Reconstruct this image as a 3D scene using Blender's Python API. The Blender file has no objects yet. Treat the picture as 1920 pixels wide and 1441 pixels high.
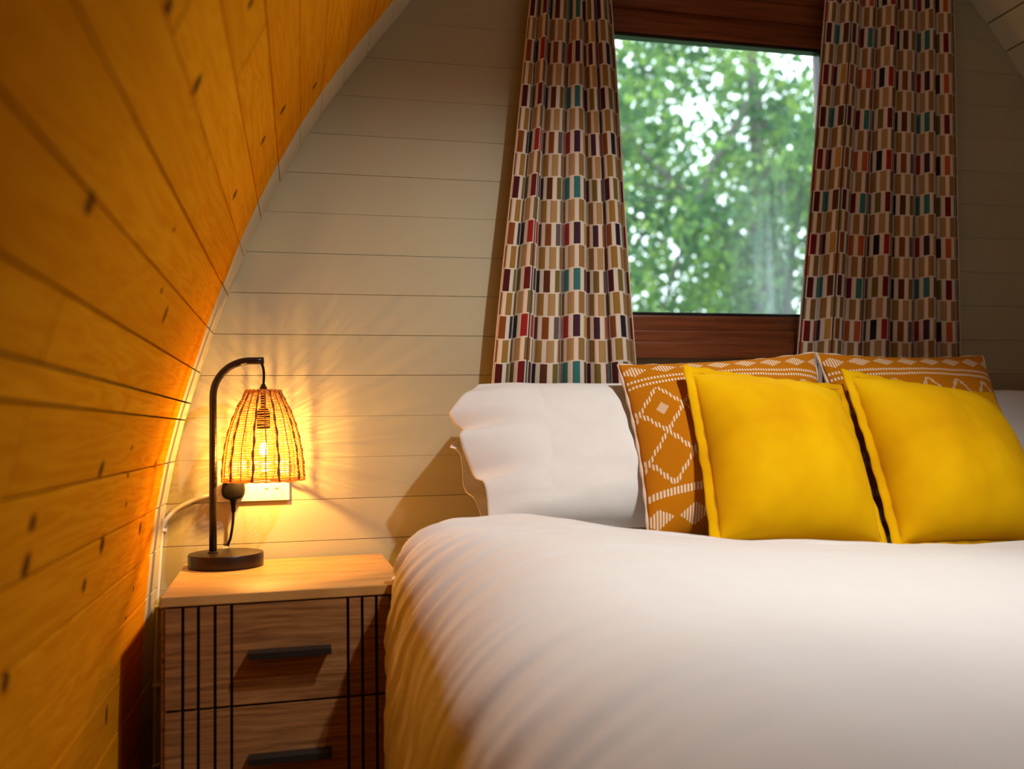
import bpy, bmesh, math, random
import numpy as np
from mathutils import Vector, Matrix, noise

random.seed(7)
rng = np.random.default_rng(11)
scene = bpy.context.scene
COL = scene.collection

# ------------------------------------------------------------------ camera
FPX, YAW, PITCH, ROLL = 1700.0, 0.2295, 0.0492, -0.0157
CAM = Vector((0.0, -2.0, 0.85))
fw = Vector((math.sin(YAW) * math.cos(PITCH), math.cos(YAW) * math.cos(PITCH), math.sin(PITCH)))
r0 = Vector((math.cos(YAW), -math.sin(YAW), 0.0))
u0 = r0.cross(fw)
rt = r0 * math.cos(ROLL) + u0 * math.sin(ROLL)
up = -r0 * math.sin(ROLL) + u0 * math.cos(ROLL)
cam_data = bpy.data.cameras.new('camera')
cam = bpy.data.objects.new('camera', cam_data)
COL.objects.link(cam)
M = Matrix((rt, up, -fw)).transposed().to_4x4()
M.translation = CAM
cam.matrix_world = M
cam_data.sensor_width = 36.0
cam_data.lens = FPX / 1920.0 * 36.0
cam_data.clip_start = 0.02
cam_data.dof.use_dof = True
cam_data.dof.focus_distance = 1.84
cam_data.dof.aperture_fstop = 2.2
scene.camera = cam

# ------------------------------------------------------------------ world, lights, exposure
scene.view_settings.view_transform = 'Standard'
scene.view_settings.look = 'None'
scene.view_settings.gamma = 1.0
scene.view_settings.use_curve_mapping = False
scene.view_settings.exposure = 0.0
world = bpy.data.worlds.new('overcast_sky')
scene.world = world
world.use_nodes = True
bg = world.node_tree.nodes['Background']
bg.inputs['Color'].default_value = (0.84, 0.93, 1.0, 1)
bg.inputs['Strength'].default_value = 4.6
scene.cycles.max_bounces = 6
scene.cycles.diffuse_bounces = 3
scene.cycles.glossy_bounces = 2
scene.cycles.transmission_bounces = 4
scene.cycles.transparent_max_bounces = 8
scene.cycles.use_denoising = True
scene.cycles.use_adaptive_sampling = True
scene.cycles.adaptive_threshold = 0.03
scene.cycles.sample_clamp_indirect = 6.0


def add_light(name, kind, loc, target, energy, color, **kw):
    ld = bpy.data.lights.new(name, kind)
    ld.energy = energy
    ld.color = color
    for k, v in kw.items():
        setattr(ld, k, v)
    o = bpy.data.objects.new(name, ld)
    COL.objects.link(o)
    o.location = loc
    if target is not None:
        o.rotation_euler = (Vector(target) - Vector(loc)).to_track_quat('-Z', 'Y').to_euler()
    return o


# ceiling spotlight of the pod, above the bed, aimed at the pillows
add_light('overhead_spot', 'SPOT', (0.92, -1.25, 2.20), (0.40, -0.54, 0.62), 81.0, (1.0, 0.96, 0.90),
          shadow_soft_size=0.022, spot_size=math.radians(82), spot_blend=0.9)
# second overhead spot, added to brighten the near part of the bed
add_light('overhead_spot', 'SPOT', (1.04, -1.80, 2.34), (1.04, -1.18, 0.62), 46.0, (1.0, 0.98, 0.95),
          shadow_soft_size=0.022, spot_size=math.radians(80), spot_blend=0.9)
# ------------------------------------------------------------------ node helpers


class V:
    """a scalar socket with python arithmetic"""

    def __init__(self, nt, s):
        self.nt, self.s = nt, s

    def _m(self, op, *args):
        n = self.nt.nodes.new('ShaderNodeMath')
        n.operation = op
        for i, a in enumerate((self,) + args):
            if isinstance(a, V):
                self.nt.links.new(a.s, n.inputs[i])
            else:
                n.inputs[i].default_value = float(a)
        return V(self.nt, n.outputs[0])

    def __add__(self, o): return self._m('ADD', o)
    def __sub__(self, o): return self._m('SUBTRACT', o)
    def __mul__(self, o): return self._m('MULTIPLY', o)
    def __truediv__(self, o): return self._m('DIVIDE', o)
    __radd__ = __add__
    __rmul__ = __mul__
    def frac(self): return self._m('FRACT')
    def floor(self): return self._m('FLOOR')
    def abs(self): return self._m('ABSOLUTE')
    def lt(self, o): return self._m('LESS_THAN', o)
    def gt(self, o): return self._m('GREATER_THAN', o)
    def min(self, o): return self._m('MINIMUM', o)
    def max(self, o): return self._m('MAXIMUM', o)
    def between(self, a, b): return self.gt(a) * self.lt(b)
    def inv(self):
        n = self._m('MULTIPLY', -1.0)
        return n + 1.0


def new_mat(name):
    m = bpy.data.materials.new(name)
    m.use_nodes = True
    nt = m.node_tree
    b = nt.nodes['Principled BSDF']
    return m, nt, b


def setp(b, **kw):
    names = dict(color='Base Color', rough='Roughness', metal='Metallic', spec='Specular IOR Level', sheen='Sheen Weight',
                 sheen_rough='Sheen Roughness', coat='Coat Weight', trans='Transmission Weight', emis='Emission Strength',
                 emis_color='Emission Color', sss='Subsurface Weight', sheen_tint='Sheen Tint')
    for k, v in kw.items():
        b.inputs[names[k]].default_value = (*v, 1) if isinstance(v, tuple) else v


def mixc(nt, fac, a, b, mode='MIX'):
    n = nt.nodes.new('ShaderNodeMix')
    n.data_type = 'RGBA'
    n.blend_type = mode
    for sock, v in ((n.inputs[0], fac), (n.inputs[6], a), (n.inputs[7], b)):
        if isinstance(v, V):
            nt.links.new(v.s, sock)
        elif isinstance(v, bpy.types.NodeSocket):
            nt.links.new(v, sock)
        elif isinstance(v, tuple):
            sock.default_value = (*v, 1)
        else:
            sock.default_value = v
    return n.outputs[2]


def coord(nt, which='UV'):
    if which == 'POS':
        n = nt.nodes.new('ShaderNodeNewGeometry')
        return n.outputs['Position']
    n = nt.nodes.new('ShaderNodeTexCoord')
    return n.outputs[which]


def sep(nt, vec):
    n = nt.nodes.new('ShaderNodeSeparateXYZ')
    nt.links.new(vec, n.inputs[0])
    return [V(nt, n.outputs[i]) for i in range(3)]


def mapping(nt, vec, scale=(1, 1, 1), loc=(0, 0, 0)):
    n = nt.nodes.new('ShaderNodeMapping')
    nt.links.new(vec, n.inputs[0])
    n.inputs['Scale'].default_value = scale
    n.inputs['Location'].default_value = loc
    return n.outputs[0]


def noise_tex(nt, vec, scale=5, detail=4, rough=0.5, dist=0.0):
    n = nt.nodes.new('ShaderNodeTexNoise')
    nt.links.new(vec, n.inputs['Vector'])
    n.inputs['Scale'].default_value = scale
    n.inputs['Detail'].default_value = detail
    n.inputs['Roughness'].default_value = rough
    n.inputs['Distortion'].default_value = dist
    return V(nt, n.outputs[0])


def ramp(nt, val, stops, interp='LINEAR'):
    n = nt.nodes.new('ShaderNodeValToRGB')
    cr = n.color_ramp
    cr.interpolation = interp
    while len(cr.elements) < len(stops):
        cr.elements.new(0.5)
    for e, (p, c) in zip(cr.elements, stops):
        e.position = p
        e.color = (*c, 1) if isinstance(c, tuple) else (c, c, c, 1)
    nt.links.new(val.s, n.inputs[0])
    return n.outputs[0]


def bump(nt, b, h, strength=0.2, dist=0.002):
    n = nt.nodes.new('ShaderNodeBump')
    n.inputs['Strength'].default_value = strength
    n.inputs['Distance'].default_value = dist
    nt.links.new(h.s if isinstance(h, V) else h, n.inputs['Height'])
    nt.links.new(n.outputs[0], b.inputs['Normal'])


def obj_random(nt):
    n = nt.nodes.new('ShaderNodeObjectInfo')
    return V(nt, n.outputs['Random'])


def combine(nt, x, y, z):
    n = nt.nodes.new('ShaderNodeCombineXYZ')
    for i, v in enumerate((x, y, z)):
        if isinstance(v, V):
            nt.links.new(v.s, n.inputs[i])
        else:
            n.inputs[i].default_value = v
    return n.outputs[0]


def srgb(r, g, b):
    f = lambda c: (c / 255 / 12.92) if c / 255 <= 0.04045 else ((c / 255 + 0.055) / 1.055) ** 2.4
    return (f(r), f(g), f(b))


def plain(name, color, rough=0.5, **kw):
    m, nt, b = new_mat(name)
    setp(b, color=color, rough=rough, **kw)
    return m


# ------------------------------------------------------------------ materials
# knots of the pine lining: (y, arc length above the floor, radius along, radius across)
KNOTS = [(-1.158, 1.259, .013, .009), (-.953, 1.266, .012, .013), (-1.15, 1.067, .014, .011), (-.705, 1.058, .008, .005),
         (-.77, 1.132, .006, .004), (-.733, .809, .013, .013), (-1.0, .723, .014, .015), (-.621, .699, .015, .014),
         (-.704, .655, .011, .010), (-.303, .689, .012, .012), (-1.009, .767, .013, .010), (-.302, .585, .006, .005),
         (-.35, .542, .006, .006), (-.468, .419, .009, .016), (-.526, .793, .008, .005), (-1.013, .612, .014, .012),
         (-.41, 1.389, .009, .010), (-.386, 1.461, .010, .010), (-.428, 1.278, .010, .010), (-.244, 1.577, .008, .008),
         (-.62, 1.035, .010, .014), (-.55, .835, .006, .005), (-.49, .745, .006, .005), (-.9, 1.40, .009, .008),
         (-.27, .80, .008, .009)]


_pine_cache = {}


def mat_pine(s0=-1.0, s1=-1.0, paint_y=-0.138):
    mine = [k for k in KNOTS if s0 - .012 < k[1] < s1 + .012]
    key = (tuple(mine), paint_y)
    if key in _pine_cache:
        return _pine_cache[key]
    m, nt, b = new_mat('pine_lining')
    _pine_cache[key] = m
    uv = coord(nt, 'UV')
    u, v, _ = sep(nt, uv)
    rnd = obj_random(nt)
    off = rnd * 37.0
    vec = combine(nt, u * 1.6 + off, v * 26.0, off)
    n1 = noise_tex(nt, vec, 1.0, 5, 0.55, 0.6)
    ring = (n1 * 9.0).frac()
    ring = (ring - 0.5).abs() * 2.0
    fine = noise_tex(nt, combine(nt, u * 6.0 + off, v * 420.0, off), 1.0, 3, 0.6)
    f = ring * 0.45 + fine * 0.35 + n1 * 0.3
    c1 = ramp(nt, f, [(0.15, (0.56, 0.180, 0.003)), (0.5, (0.70, 0.270, 0.006)), (0.85, (0.78, 0.34, 0.012))])
    c2 = mixc(nt, rnd * 0.5, c1, (0.47, 0.150, 0.003))
    # knots
    kn = None
    for (ky, ks, a, c) in mine:
        du = (u - ky) / a
        dv = (v - ks) / c
        d = du * du + dv * dv
        k = (d * -0.9 + 1.35).max(0.0).min(1.0)
        kn = k if kn is None else kn.max(k)
    c3 = c2 if kn is None else mixc(nt, kn * 0.93, c2, (0.085, 0.028, 0.008))
    # the boards' ends are painted over with the wall paint where they meet the end wall
    wob = noise_tex(nt, uv, 14.0, 2, 0.5)
    paint = (u + wob * 0.012).gt(paint_y)
    c4 = mixc(nt, paint, c3, (0.52, 0.475, 0.34))
    nt.links.new(c4, b.inputs['Base Color'])
    rr = (paint * 0.14) + 0.42
    nt.links.new(rr.s, b.inputs['Roughness'])
    setp(b, spec=0.0)
    bump(nt, b, fine, 0.12, 0.0008)
    return m


def mat_wallpaint():
    m, nt, b = new_mat('painted_boards')
    p = coord(nt, 'POS')
    rnd = obj_random(nt)
    big = noise_tex(nt, p, 3.0, 3, 0.5)
    x, y, z = sep(nt, p)
    grain = noise_tex(nt, combine(nt, x * 7.0 + rnd * 20.0, y, z * 160.0), 1.0, 4, 0.6)
    c = ramp(nt, big * 0.6 + rnd * 0.4, [(0.2, (0.44, 0.405, 0.275)), (0.8, (0.50, 0.46, 0.315))])
    # small scuffs where the paint has worn to the wood
    sc = noise_tex(nt, combine(nt, x * 26.0, y, z * 34.0), 1.0, 2, 0.5, 1.5)
    scm = sc.gt(0.752)
    c = mixc(nt, scm * 0.45, c, (0.40, 0.26, 0.12))
    nt.links.new(c, b.inputs['Base Color'])
    setp(b, rough=0.55, spec=0.2)
    bump(nt, b, grain, 0.22, 0.0012)
    return m


def mat_oak(name, dark, light, across, wave_axis='Z', rough=0.5):
    m, nt, b = new_mat(name)
    p = coord(nt, 'Object')
    x, y, z = sep(nt, p)
    a, c = (x, z) if wave_axis == 'Z' else (x, y)
    rnd = obj_random(nt)
    wob = noise_tex(nt, combine(nt, a * 5.0 + rnd * 9.0, c * 14.0, 0.3), 1.0, 3, 0.5)
    g = noise_tex(nt, combine(nt, a * 7.0 + rnd * 9.0, (c + wob * 0.02) * across, 0.0), 1.0, 4, 0.6, 0.4)
    f2 = noise_tex(nt, combine(nt, a * 18.0, c * 520.0, 0.0), 1.0, 2, 0.5)
    f = g * 0.75 + f2 * 0.25
    col = ramp(nt, f, [(0.33, dark), (0.62, light)])
    nt.links.new(col, b.inputs['Base Color'])
    setp(b, rough=rough, spec=0.3)
    bump(nt, b, f, 0.10, 0.0008)
    return m


def mat_mahogany():
    m, nt, b = new_mat('mahogany_frame')
    p = coord(nt, 'POS')
    x, y, z = sep(nt, p)
    g = noise_tex(nt, combine(nt, x * 4.0, y * 60.0, z * 90.0), 1.0, 4, 0.6, 0.5)
    col = ramp(nt, g, [(0.3, (0.105, 0.026, 0.008)), (0.7, (0.27, 0.075, 0.022))])
    nt.links.new(col, b.inputs['Base Color'])
    setp(b, rough=0.36, spec=0.45)
    return m


def mat_linen(name, color, weave=900.0, rough=0.85):
    m, nt, b = new_mat(name)
    p = coord(nt, 'POS')
    n1 = noise_tex(nt, p, weave, 2, 0.5)
    n2 = noise_tex(nt, p, 34.0, 3, 0.5)
    nt.links.new(ramp(nt, n2, [(0.2, tuple(c * 0.96 for c in color)), (0.8, color)]), b.inputs['Base Color'])
    setp(b, rough=rough, spec=0.2, sheen=0.12)
    bump(nt, b, n1 * 0.4 + n2 * 0.6, 0.10, 0.0015)
    return m


def mat_velvet():
    m, nt, b = new_mat('yellow_velvet')
    p = coord(nt, 'Object')
    n = noise_tex(nt, p, 6.0, 3, 0.5, 0.0)
    n2 = noise_tex(nt, p, 420.0, 2, 0.5)
    col = ramp(nt, n, [(0.30, (0.66, 0.33, 0.001)), (0.5, (0.76, 0.415, 0.001)), (0.7, (0.84, 0.50, 0.003))])
    nt.links.new(col, b.inputs['Base Color'])
    setp(b, rough=0.8, spec=0.04, sheen=0.12, sheen_rough=0.4, sheen_tint=(1.0, 0.80, 0.15))
    bump(nt, b, n2, 0.10, 0.0015)
    return m


def mat_print():
    """ochre cotton with the cream printed diamonds, dashes and lattice (u left-right, t top-down)"""
    m, nt, b = new_mat('ochre_print')
    uv = coord(nt, 'UV')
    u, v, _ = sep(nt, uv)
    wob = noise_tex(nt, uv, 60.0, 2, 0.5)
    t = v.inv() + (wob - 0.5) * 0.006
    hatch = ((u * 78.0).frac()).gt(0.44)

    def row(tc, hh, hw, period, shift=0.0):
        du = ((u + shift) / period).frac() - 0.5
        return ((du.abs() * period) / hw + (t - tc).abs() / hh).lt(1.0)
    marks = row(0.072, 0.037, 0.062, 0.136, 0.02) * hatch
    marks = marks.max(row(0.925, 0.047, 0.068, 0.158, 0.04) * hatch)
    dash = ((u * 70.0).frac()).gt(0.42)
    for tc, hh in ((0.142, 0.0085), (0.178, 0.0085), (0.812, 0.018)):
        marks = marks.max((t - tc).abs().lt(hh) * dash)
    # lattice
    pq_u = (u - 0.115) / 0.19
    pq_t = (t - 0.215) / 0.285
    lines = None
    jog = ((u * 78.0).floor() * 0.618).frac() * 0.05
    for s in (1.0, -1.0):
        a = (pq_t + pq_u * s + jog).frac()
        l = (a - 0.5).abs().gt(0.445)
        lines = l if lines is None else lines.max(l)
    marks = marks.max(lines * hatch * t.between(0.212, 0.778))
    # small hatched diamonds at the lattice centres
    cu = ((u - 0.115) / 0.38 + 0.5).frac() - 0.5
    ct = t - 0.352
    sd = ((cu.abs() * 0.38) / 0.028 + ct.abs() / 0.040).lt(1.0) * (((t + u * 0.25) * 150.0).frac()).gt(0.42)
    cu2 = ((u - 0.305) / 0.38 + 0.5).frac() - 0.5
    sd2 = ((cu2.abs() * 0.38) / 0.028 + (t - 0.64).abs() / 0.040).lt(1.0) * (((t + u * 0.25) * 150.0).frac()).gt(0.42)
    marks = marks.max(sd).max(sd2)
    weave = noise_tex(nt, uv, 420.0, 2, 0.6)
    base = ramp(nt, weave, [(0.3, (0.46, 0.150, 0.003)), (0.7, (0.54, 0.185, 0.005))])
    col = mixc(nt, marks * 0.92, base, (0.80, 0.68, 0.50))
    nt.links.new(col, b.inputs['Base Color'])
    setp(b, rough=0.9, spec=0.03, sheen=0.03)
    bump(nt, b, weave, 0.12, 0.001)
    return m


def mat_curtain():
    m, nt, b = new_mat('curtain_weave')
    uv = coord(nt, 'UV')
    u, v, _ = sep(nt, uv)
    PW, RH = 0.0245, 0.0525
    rowf = v / RH
    row = rowf.floor()
    rmod = (row * 0.25).frac() * 4.0            # 0 1 2 3
    isA = rmod.between(-0.5, 0.5)
    isB = rmod.between(1.5, 2.5)
    isT = (isA + isB).inv()
    fr = rowf.frac()
    col_d = u / PW
    col_t = u / PW + 0.5
    fd = col_d.frac()
    ft = col_t.frac()
    NCOL = 16.0
    key_d = ((col_d.floor() + 0.5) / NCOL).frac()
    key_t = ((col_t.floor() + 0.5) / NCOL).frac()
    rust, navy, red, crim = (0.25, 0.075, 0.014), (0.022, 0.013, 0.022), (0.36, 0.018, 0.014), (0.16, 0.010, 0.014)
    brown, grey, purple, gold = (0.115, 0.035, 0.012), (0.14, 0.10, 0.10), (0.062, 0.022, 0.042), (0.52, 0.29, 0.06)
    orange, olive, maroon, teal = (0.48, 0.10, 0.022), (0.19, 0.135, 0.032), (0.080, 0.010, 0.012), (0.040, 0.19, 0.19)
    black, dteal = (0.016, 0.011, 0.013), (0.014, 0.05, 0.055)
    tan, tan2, tan3, ochre = (0.34, 0.185, 0.055), (0.46, 0.28, 0.115), (0.25, 0.125, 0.026), (0.36, 0.19, 0.036)
    A = [rust, navy, navy, red, red, brown, rust, grey, crim, red, purple, gold, rust, purple, orange, orange]
    B = [maroon, olive, olive, crim, maroon, black, brown, olive, maroon, teal, teal, brown, maroon, olive, crim, teal]
    T = [tan3, ochre, tan, tan2, tan3, tan, ochre, tan2, tan, tan3, tan2, tan, ochre, tan3, tan2, tan]
    mk = lambda L, key: ramp(nt, key, [(i / 16.0, c) for i, c in enumerate(L)], 'CONSTANT')
    cream = (0.82, 0.72, 0.60)
    cA, cB, cT = mk(A, key_d), mk(B, key_d), mk(T, key_t)
    dark = mixc(nt, isB, cA, cB)
    inside_v = fr.between(0.03, 0.97)
    md = fd.between(0.22, 0.80) * inside_v * isT.inv()
    mt = ft.between(0.16, 0.80) * inside_v * isT
    # thin stripes that run through a dark row and the tan row beneath it
    st = ((col_d.floor() / 4.0).frac()).between(0.70, 0.80) * fd.between(0.90, 1.0)
    st2 = ((col_d.floor() / 4.0).frac()).between(-0.01, 0.05) * fd.between(0.0, 0.11)
    stripe = st.max(st2)
    rowpair_B = ((row + 1.0) * 0.25).frac().between(0.45, 0.95)
    cS = mixc(nt, rowpair_B, mk([red, crim, purple, purple, rust, red, navy, purple] * 2, key_d),
              mk([maroon, crim, teal, teal, brown, maroon, dteal, teal] * 2, key_d))
    weave = noise_tex(nt, mapping(nt, uv, (900, 900, 1)), 1.0, 1, 0.5)
    c = mixc(nt, md, cream, dark)
    c = mixc(nt, mt, c, cT)
    c = mixc(nt, stripe, c, cS)
    c = mixc(nt, (weave - 0.3) * 0.30, c, (0.30, 0.23, 0.16), 'MULTIPLY')
    nt.links.new(c, b.inputs['Base Color'])
    setp(b, rough=0.9, spec=0.12, sheen=0.15)
    bump(nt, b, md.max(mt) * 0.6 + weave * 0.4, 0.25, 0.0012)
    # a little daylight passes through the cloth
    tr = nt.nodes.new('ShaderNodeBsdfTranslucent')
    nt.links.new(c, tr.inputs['Color'])
    mx = nt.nodes.new('ShaderNodeMixShader')
    mx.inputs[0].default_value = 0.10
    out = nt.nodes['Material Output']
    nt.links.new(b.outputs[0], mx.inputs[1])
    nt.links.new(tr.outputs[0], mx.inputs[2])
    nt.links.new(mx.outputs[0], out.inputs['Surface'])
    return m


def mat_translucent(name, color, tcolor, fac, rough=0.7):
    m, nt, b = new_mat(name)
    setp(b, color=color, rough=rough, spec=0.2)
    tr = nt.nodes.new('ShaderNodeBsdfTranslucent')
    tr.inputs['Color'].default_value = (*tcolor, 1)
    mx = nt.nodes.new('ShaderNodeMixShader')
    mx.inputs[0].default_value = fac
    nt.links.new(b.outputs[0], mx.inputs[1])
    nt.links.new(tr.outputs[0], mx.inputs[2])
    nt.links.new(mx.outputs[0], nt.nodes['Material Output'].inputs['Surface'])
    return m


def mat_leaf():
    m, nt, b = new_mat('tree_leaves')
    p = coord(nt, 'POS')
    n = noise_tex(nt, p, 1.3, 3, 0.6)
    n2 = noise_tex(nt, p, 17.0, 1, 0.5)
    col = ramp(nt, n * 0.6 + n2 * 0.4, [(0.30, (0.030, 0.090, 0.050)), (0.46, (0.07, 0.17, 0.075)), (0.56, (0.22, 0.38, 0.09)), (0.66, (0.46, 0.58, 0.12))])
    nt.links.new(col, b.inputs['Base Color'])
    setp(b, rough=0.5, spec=0.3)
    tr = nt.nodes.new('ShaderNodeBsdfTranslucent')
    nt.links.new(col, tr.inputs['Color'])
    mx = nt.nodes.new('ShaderNodeMixShader')
    mx.inputs[0].default_value = 0.55
    nt.links.new(b.outputs[0], mx.inputs[1])
    nt.links.new(tr.outputs[0], mx.inputs[2])
    nt.links.new(mx.outputs[0], nt.nodes['Material Output'].inputs['Surface'])
    return m


def mat_pane():
    m, nt, b = new_mat('dusty_glass')
    p = coord(nt, 'POS')
    x, y, z = sep(nt, p)
    tra = nt.nodes.new('ShaderNodeBsdfTransparent')
    tra.inputs['Color'].default_value = (0.93, 0.97, 0.97, 1)
    glo = nt.nodes.new('ShaderNodeBsdfGlossy')
    glo.inputs['Roughness'].default_value = 0.02
    fres = nt.nodes.new('ShaderNodeFresnel')
    fres.inputs['IOR'].default_value = 1.45
    mx = nt.nodes.new('ShaderNodeMixShader')
    nt.links.new(fres.outputs[0], mx.inputs[0])
    nt.links.new(tra.outputs[0], mx.inputs[1])
    nt.links.new(glo.outputs[0], mx.inputs[2])
    # dusty specks, plus whitish streaky haze laid over part of the pane
    specks_haze = plainless = nt.nodes.new('ShaderNodeBsdfTranslucent')
    specks_haze.inputs['Color'].default_value = (0.80, 0.86, 0.9, 1)
    spots = noise_tex(nt, p, 210.0, 1, 0.4).gt(0.735)
    streak = noise_tex(nt, combine(nt, x * 55.0, 0.0, z * 2.2), 1.0, 3, 0.6)
    zone = ((x - 1.14) / 0.13).abs().inv().max(0.0) * ((z - 1.58) * -2.6).max(0.0).min(1.0)
    amt = spots * 0.22 + zone * (streak - 0.22).max(0.0) * 0.42 + 0.010
    mx2 = nt.nodes.new('ShaderNodeMixShader')
    nt.links.new(amt.s, mx2.inputs[0])
    nt.links.new(mx.outputs[0], mx2.inputs[1])
    nt.links.new(specks_haze.outputs[0], mx2.inputs[2])
    nt.links.new(mx2.outputs[0], nt.nodes['Material Output'].inputs['Surface'])
    return m


WALL = mat_wallpaint()
OAK_FRONT = mat_oak('oak_drawer', (0.13, 0.050, 0.014), (0.36, 0.175, 0.062), 150.0)
OAK_TOP = mat_oak('oak_top', (0.40, 0.205, 0.058), (0.58, 0.335, 0.115), 34.0, 'Y', 0.38)
BLACKGAP = plain('groove_black', (0.006, 0.005, 0.005), 0.7)
MAHOG = mat_mahogany()
SHEET = mat_linen('white_cotton', (0.80, 0.79, 0.78))
PILLOWC = mat_linen('pillow_cotton', (0.79, 0.772, 0.75))
VELVET = mat_velvet()
PRINT = mat_print()
PIPING = mat_linen('cream_backing', (0.72, 0.56, 0.42))
CURT = mat_curtain()
METAL = plain('bronze_black_metal', (0.020, 0.011, 0.007), 0.36, metal=0.3, spec=0.5)
HANDLE = plain('black_handle', (0.010, 0.009, 0.009), 0.45)
PLUGM = plain('black_plastic', (0.007, 0.005, 0.004), 0.6, spec=0.15)
WHITEP = plain('white_plastic', (0.78, 0.76, 0.72), 0.35)
SLOT = plain('socket_slot', (0.16, 0.12, 0.09), 0.6)
CANE = mat_translucent('cane', (0.48, 0.26, 0.075), (0.80, 0.46, 0.16), 0.5)
RIB = mat_translucent('cane_rib', (0.26, 0.115, 0.03), (0.3, 0.12, 0.03), 0.15)
LEAF = mat_leaf()
BARK = plain('grey_bark', (0.12, 0.115, 0.10), 0.9)
PANE = mat_pane()
GASKET = plain('black_gasket', (0.012, 0.013, 0.016), 0.3)
BACKING = plain('dark_backing', (0.03, 0.02, 0.012), 0.9)
FLOORM = mat_oak('oak_floor', (0.16, 0.08, 0.035), (0.30, 0.16, 0.07), 40.0, 'Y')
GRASS = plain('lawn', (0.06, 0.13, 0.03), 0.9)

# ------------------------------------------------------------------ mesh helpers


def tag(o, label=None, cat=None, group=None, kind=None):
    for k, v in (('label', label), ('category', cat), ('group', group), ('kind', kind)):
        if v:
            o[k] = v
    return o


def link(name, me, parent=None, mats=(), smooth=False):
    o = bpy.data.objects.new(name, me)
    COL.objects.link(o)
    for m in (mats if isinstance(mats, (list, tuple)) else [mats]):
        me.materials.append(m)
    if smooth:
        me.polygons.foreach_set('use_smooth', [True] * len(me.polygons))
    if parent is not None:
        o.parent = parent
    return o


def empty(name, loc, rotz=0.0):
    o = bpy.data.objects.new(name, None)
    COL.objects.link(o)
    o.location = loc
    o.rotation_euler = (0, 0, rotz)
    o.empty_display_size = 0.05
    return o


def from_np(name, verts, faces, uvs=None):
    me = bpy.data.meshes.new(name)
    me.from_pydata([tuple(map(float, v)) for v in verts], [], [tuple(map(int, f)) for f in faces])
    if uvs is not None:
        lay = me.uv_layers.new(name='UVMap')
        idx = np.empty(len(me.loops), dtype=np.int32)
        me.loops.foreach_get('vertex_index', idx)
        lay.data.foreach_set('uv', np.asarray(uvs, dtype=np.float32)[idx].ravel())
    me.update()
    return me


def grid_faces(nu, nv, closed_u=False, closed_v=False):
    F = []
    for i in range(nu if closed_u else nu - 1):
        for j in range(nv if closed_v else nv - 1):
            a = i * nv + j
            b_ = ((i + 1) % nu) * nv + j
            c = ((i + 1) % nu) * nv + (j + 1) % nv
            d = i * nv + (j + 1) % nv
            F.append((a, b_, c, d))
    return F


def box_bm(bm, x0, x1, y0, y1, z0, z1, bevel=0.0, seg=2):
    vs = [bm.verts.new(p) for p in ((x0, y0, z0), (x1, y0, z0), (x1, y1, z0), (x0, y1, z0), (x0, y0, z1), (x1, y0, z1), (x1, y1, z1), (x0, y1, z1))]
    fs = [bm.faces.new([vs[i] for i in q]) for q in ((0, 3, 2, 1), (4, 5, 6, 7), (0, 1, 5, 4), (1, 2, 6, 5), (2, 3, 7, 6), (3, 0, 4, 7))]
    if bevel > 0:
        es = list({e for f in fs for e in f.edges})
        bmesh.ops.bevel(bm, geom=es, offset=bevel, segments=seg, profile=0.6, affect='EDGES')


def bm_obj(name, bm, parent=None, mats=(), smooth=False):
    bmesh.ops.recalc_face_normals(bm, faces=bm.faces)
    me = bpy.data.meshes.new(name)
    bm.to_mesh(me)
    bm.free()
    return link(name, me, parent, mats, smooth)


def box(name, parent, mat, x0, x1, y0, y1, z0, z1, bevel=0.0, seg=2):
    bm = bmesh.new()
    box_bm(bm, x0, x1, y0, y1, z0, z1, bevel, seg)
    return bm_obj(name, bm, parent, mat)


def tube_arrays(path, rad, n=10, closed=False, caps=True):
    P = [Vector(p) for p in path]
    m = len(P)
    R = rad if isinstance(rad, (list, tuple, np.ndarray)) else [rad] * m
    tang = []
    for i in range(m):
        a = P[(i - 1) % m] if (closed or i > 0) else P[0]
        b_ = P[(i + 1) % m] if (closed or i < m - 1) else P[-1]
        tang.append((b_ - a).normalized())
    t0 = tang[0]
    ref = Vector((0, 0, 1)) if abs(t0.z) < 0.9 else Vector((1, 0, 0))
    nrm = (ref - t0 * ref.dot(t0)).normalized()
    Vv, F = [], []
    for i in range(m):
        t = tang[i]
        nrm = (nrm - t * nrm.dot(t)).normalized()
        bn = t.cross(nrm)
        for k in range(n):
            a = 2 * math.pi * k / n
            Vv.append(P[i] + (nrm * math.cos(a) + bn * math.sin(a)) * R[i])
    for i in range(m if closed else m - 1):
        for k in range(n):
            F.append((i * n + k, i * n + (k + 1) % n, ((i + 1) % m) * n + (k + 1) % n, ((i + 1) % m) * n + k))
    if caps and not closed:
        F.append(tuple(range(n - 1, -1, -1)))
        F.append(tuple((m - 1) * n + k for k in range(n)))
    return Vv, F


def tube(name, path, rad, parent, mat, n=10, closed=False):
    Vv, F = tube_arrays(path, rad, n, closed)
    return link(name, from_np(name, Vv, F), parent, mat, True)


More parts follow.
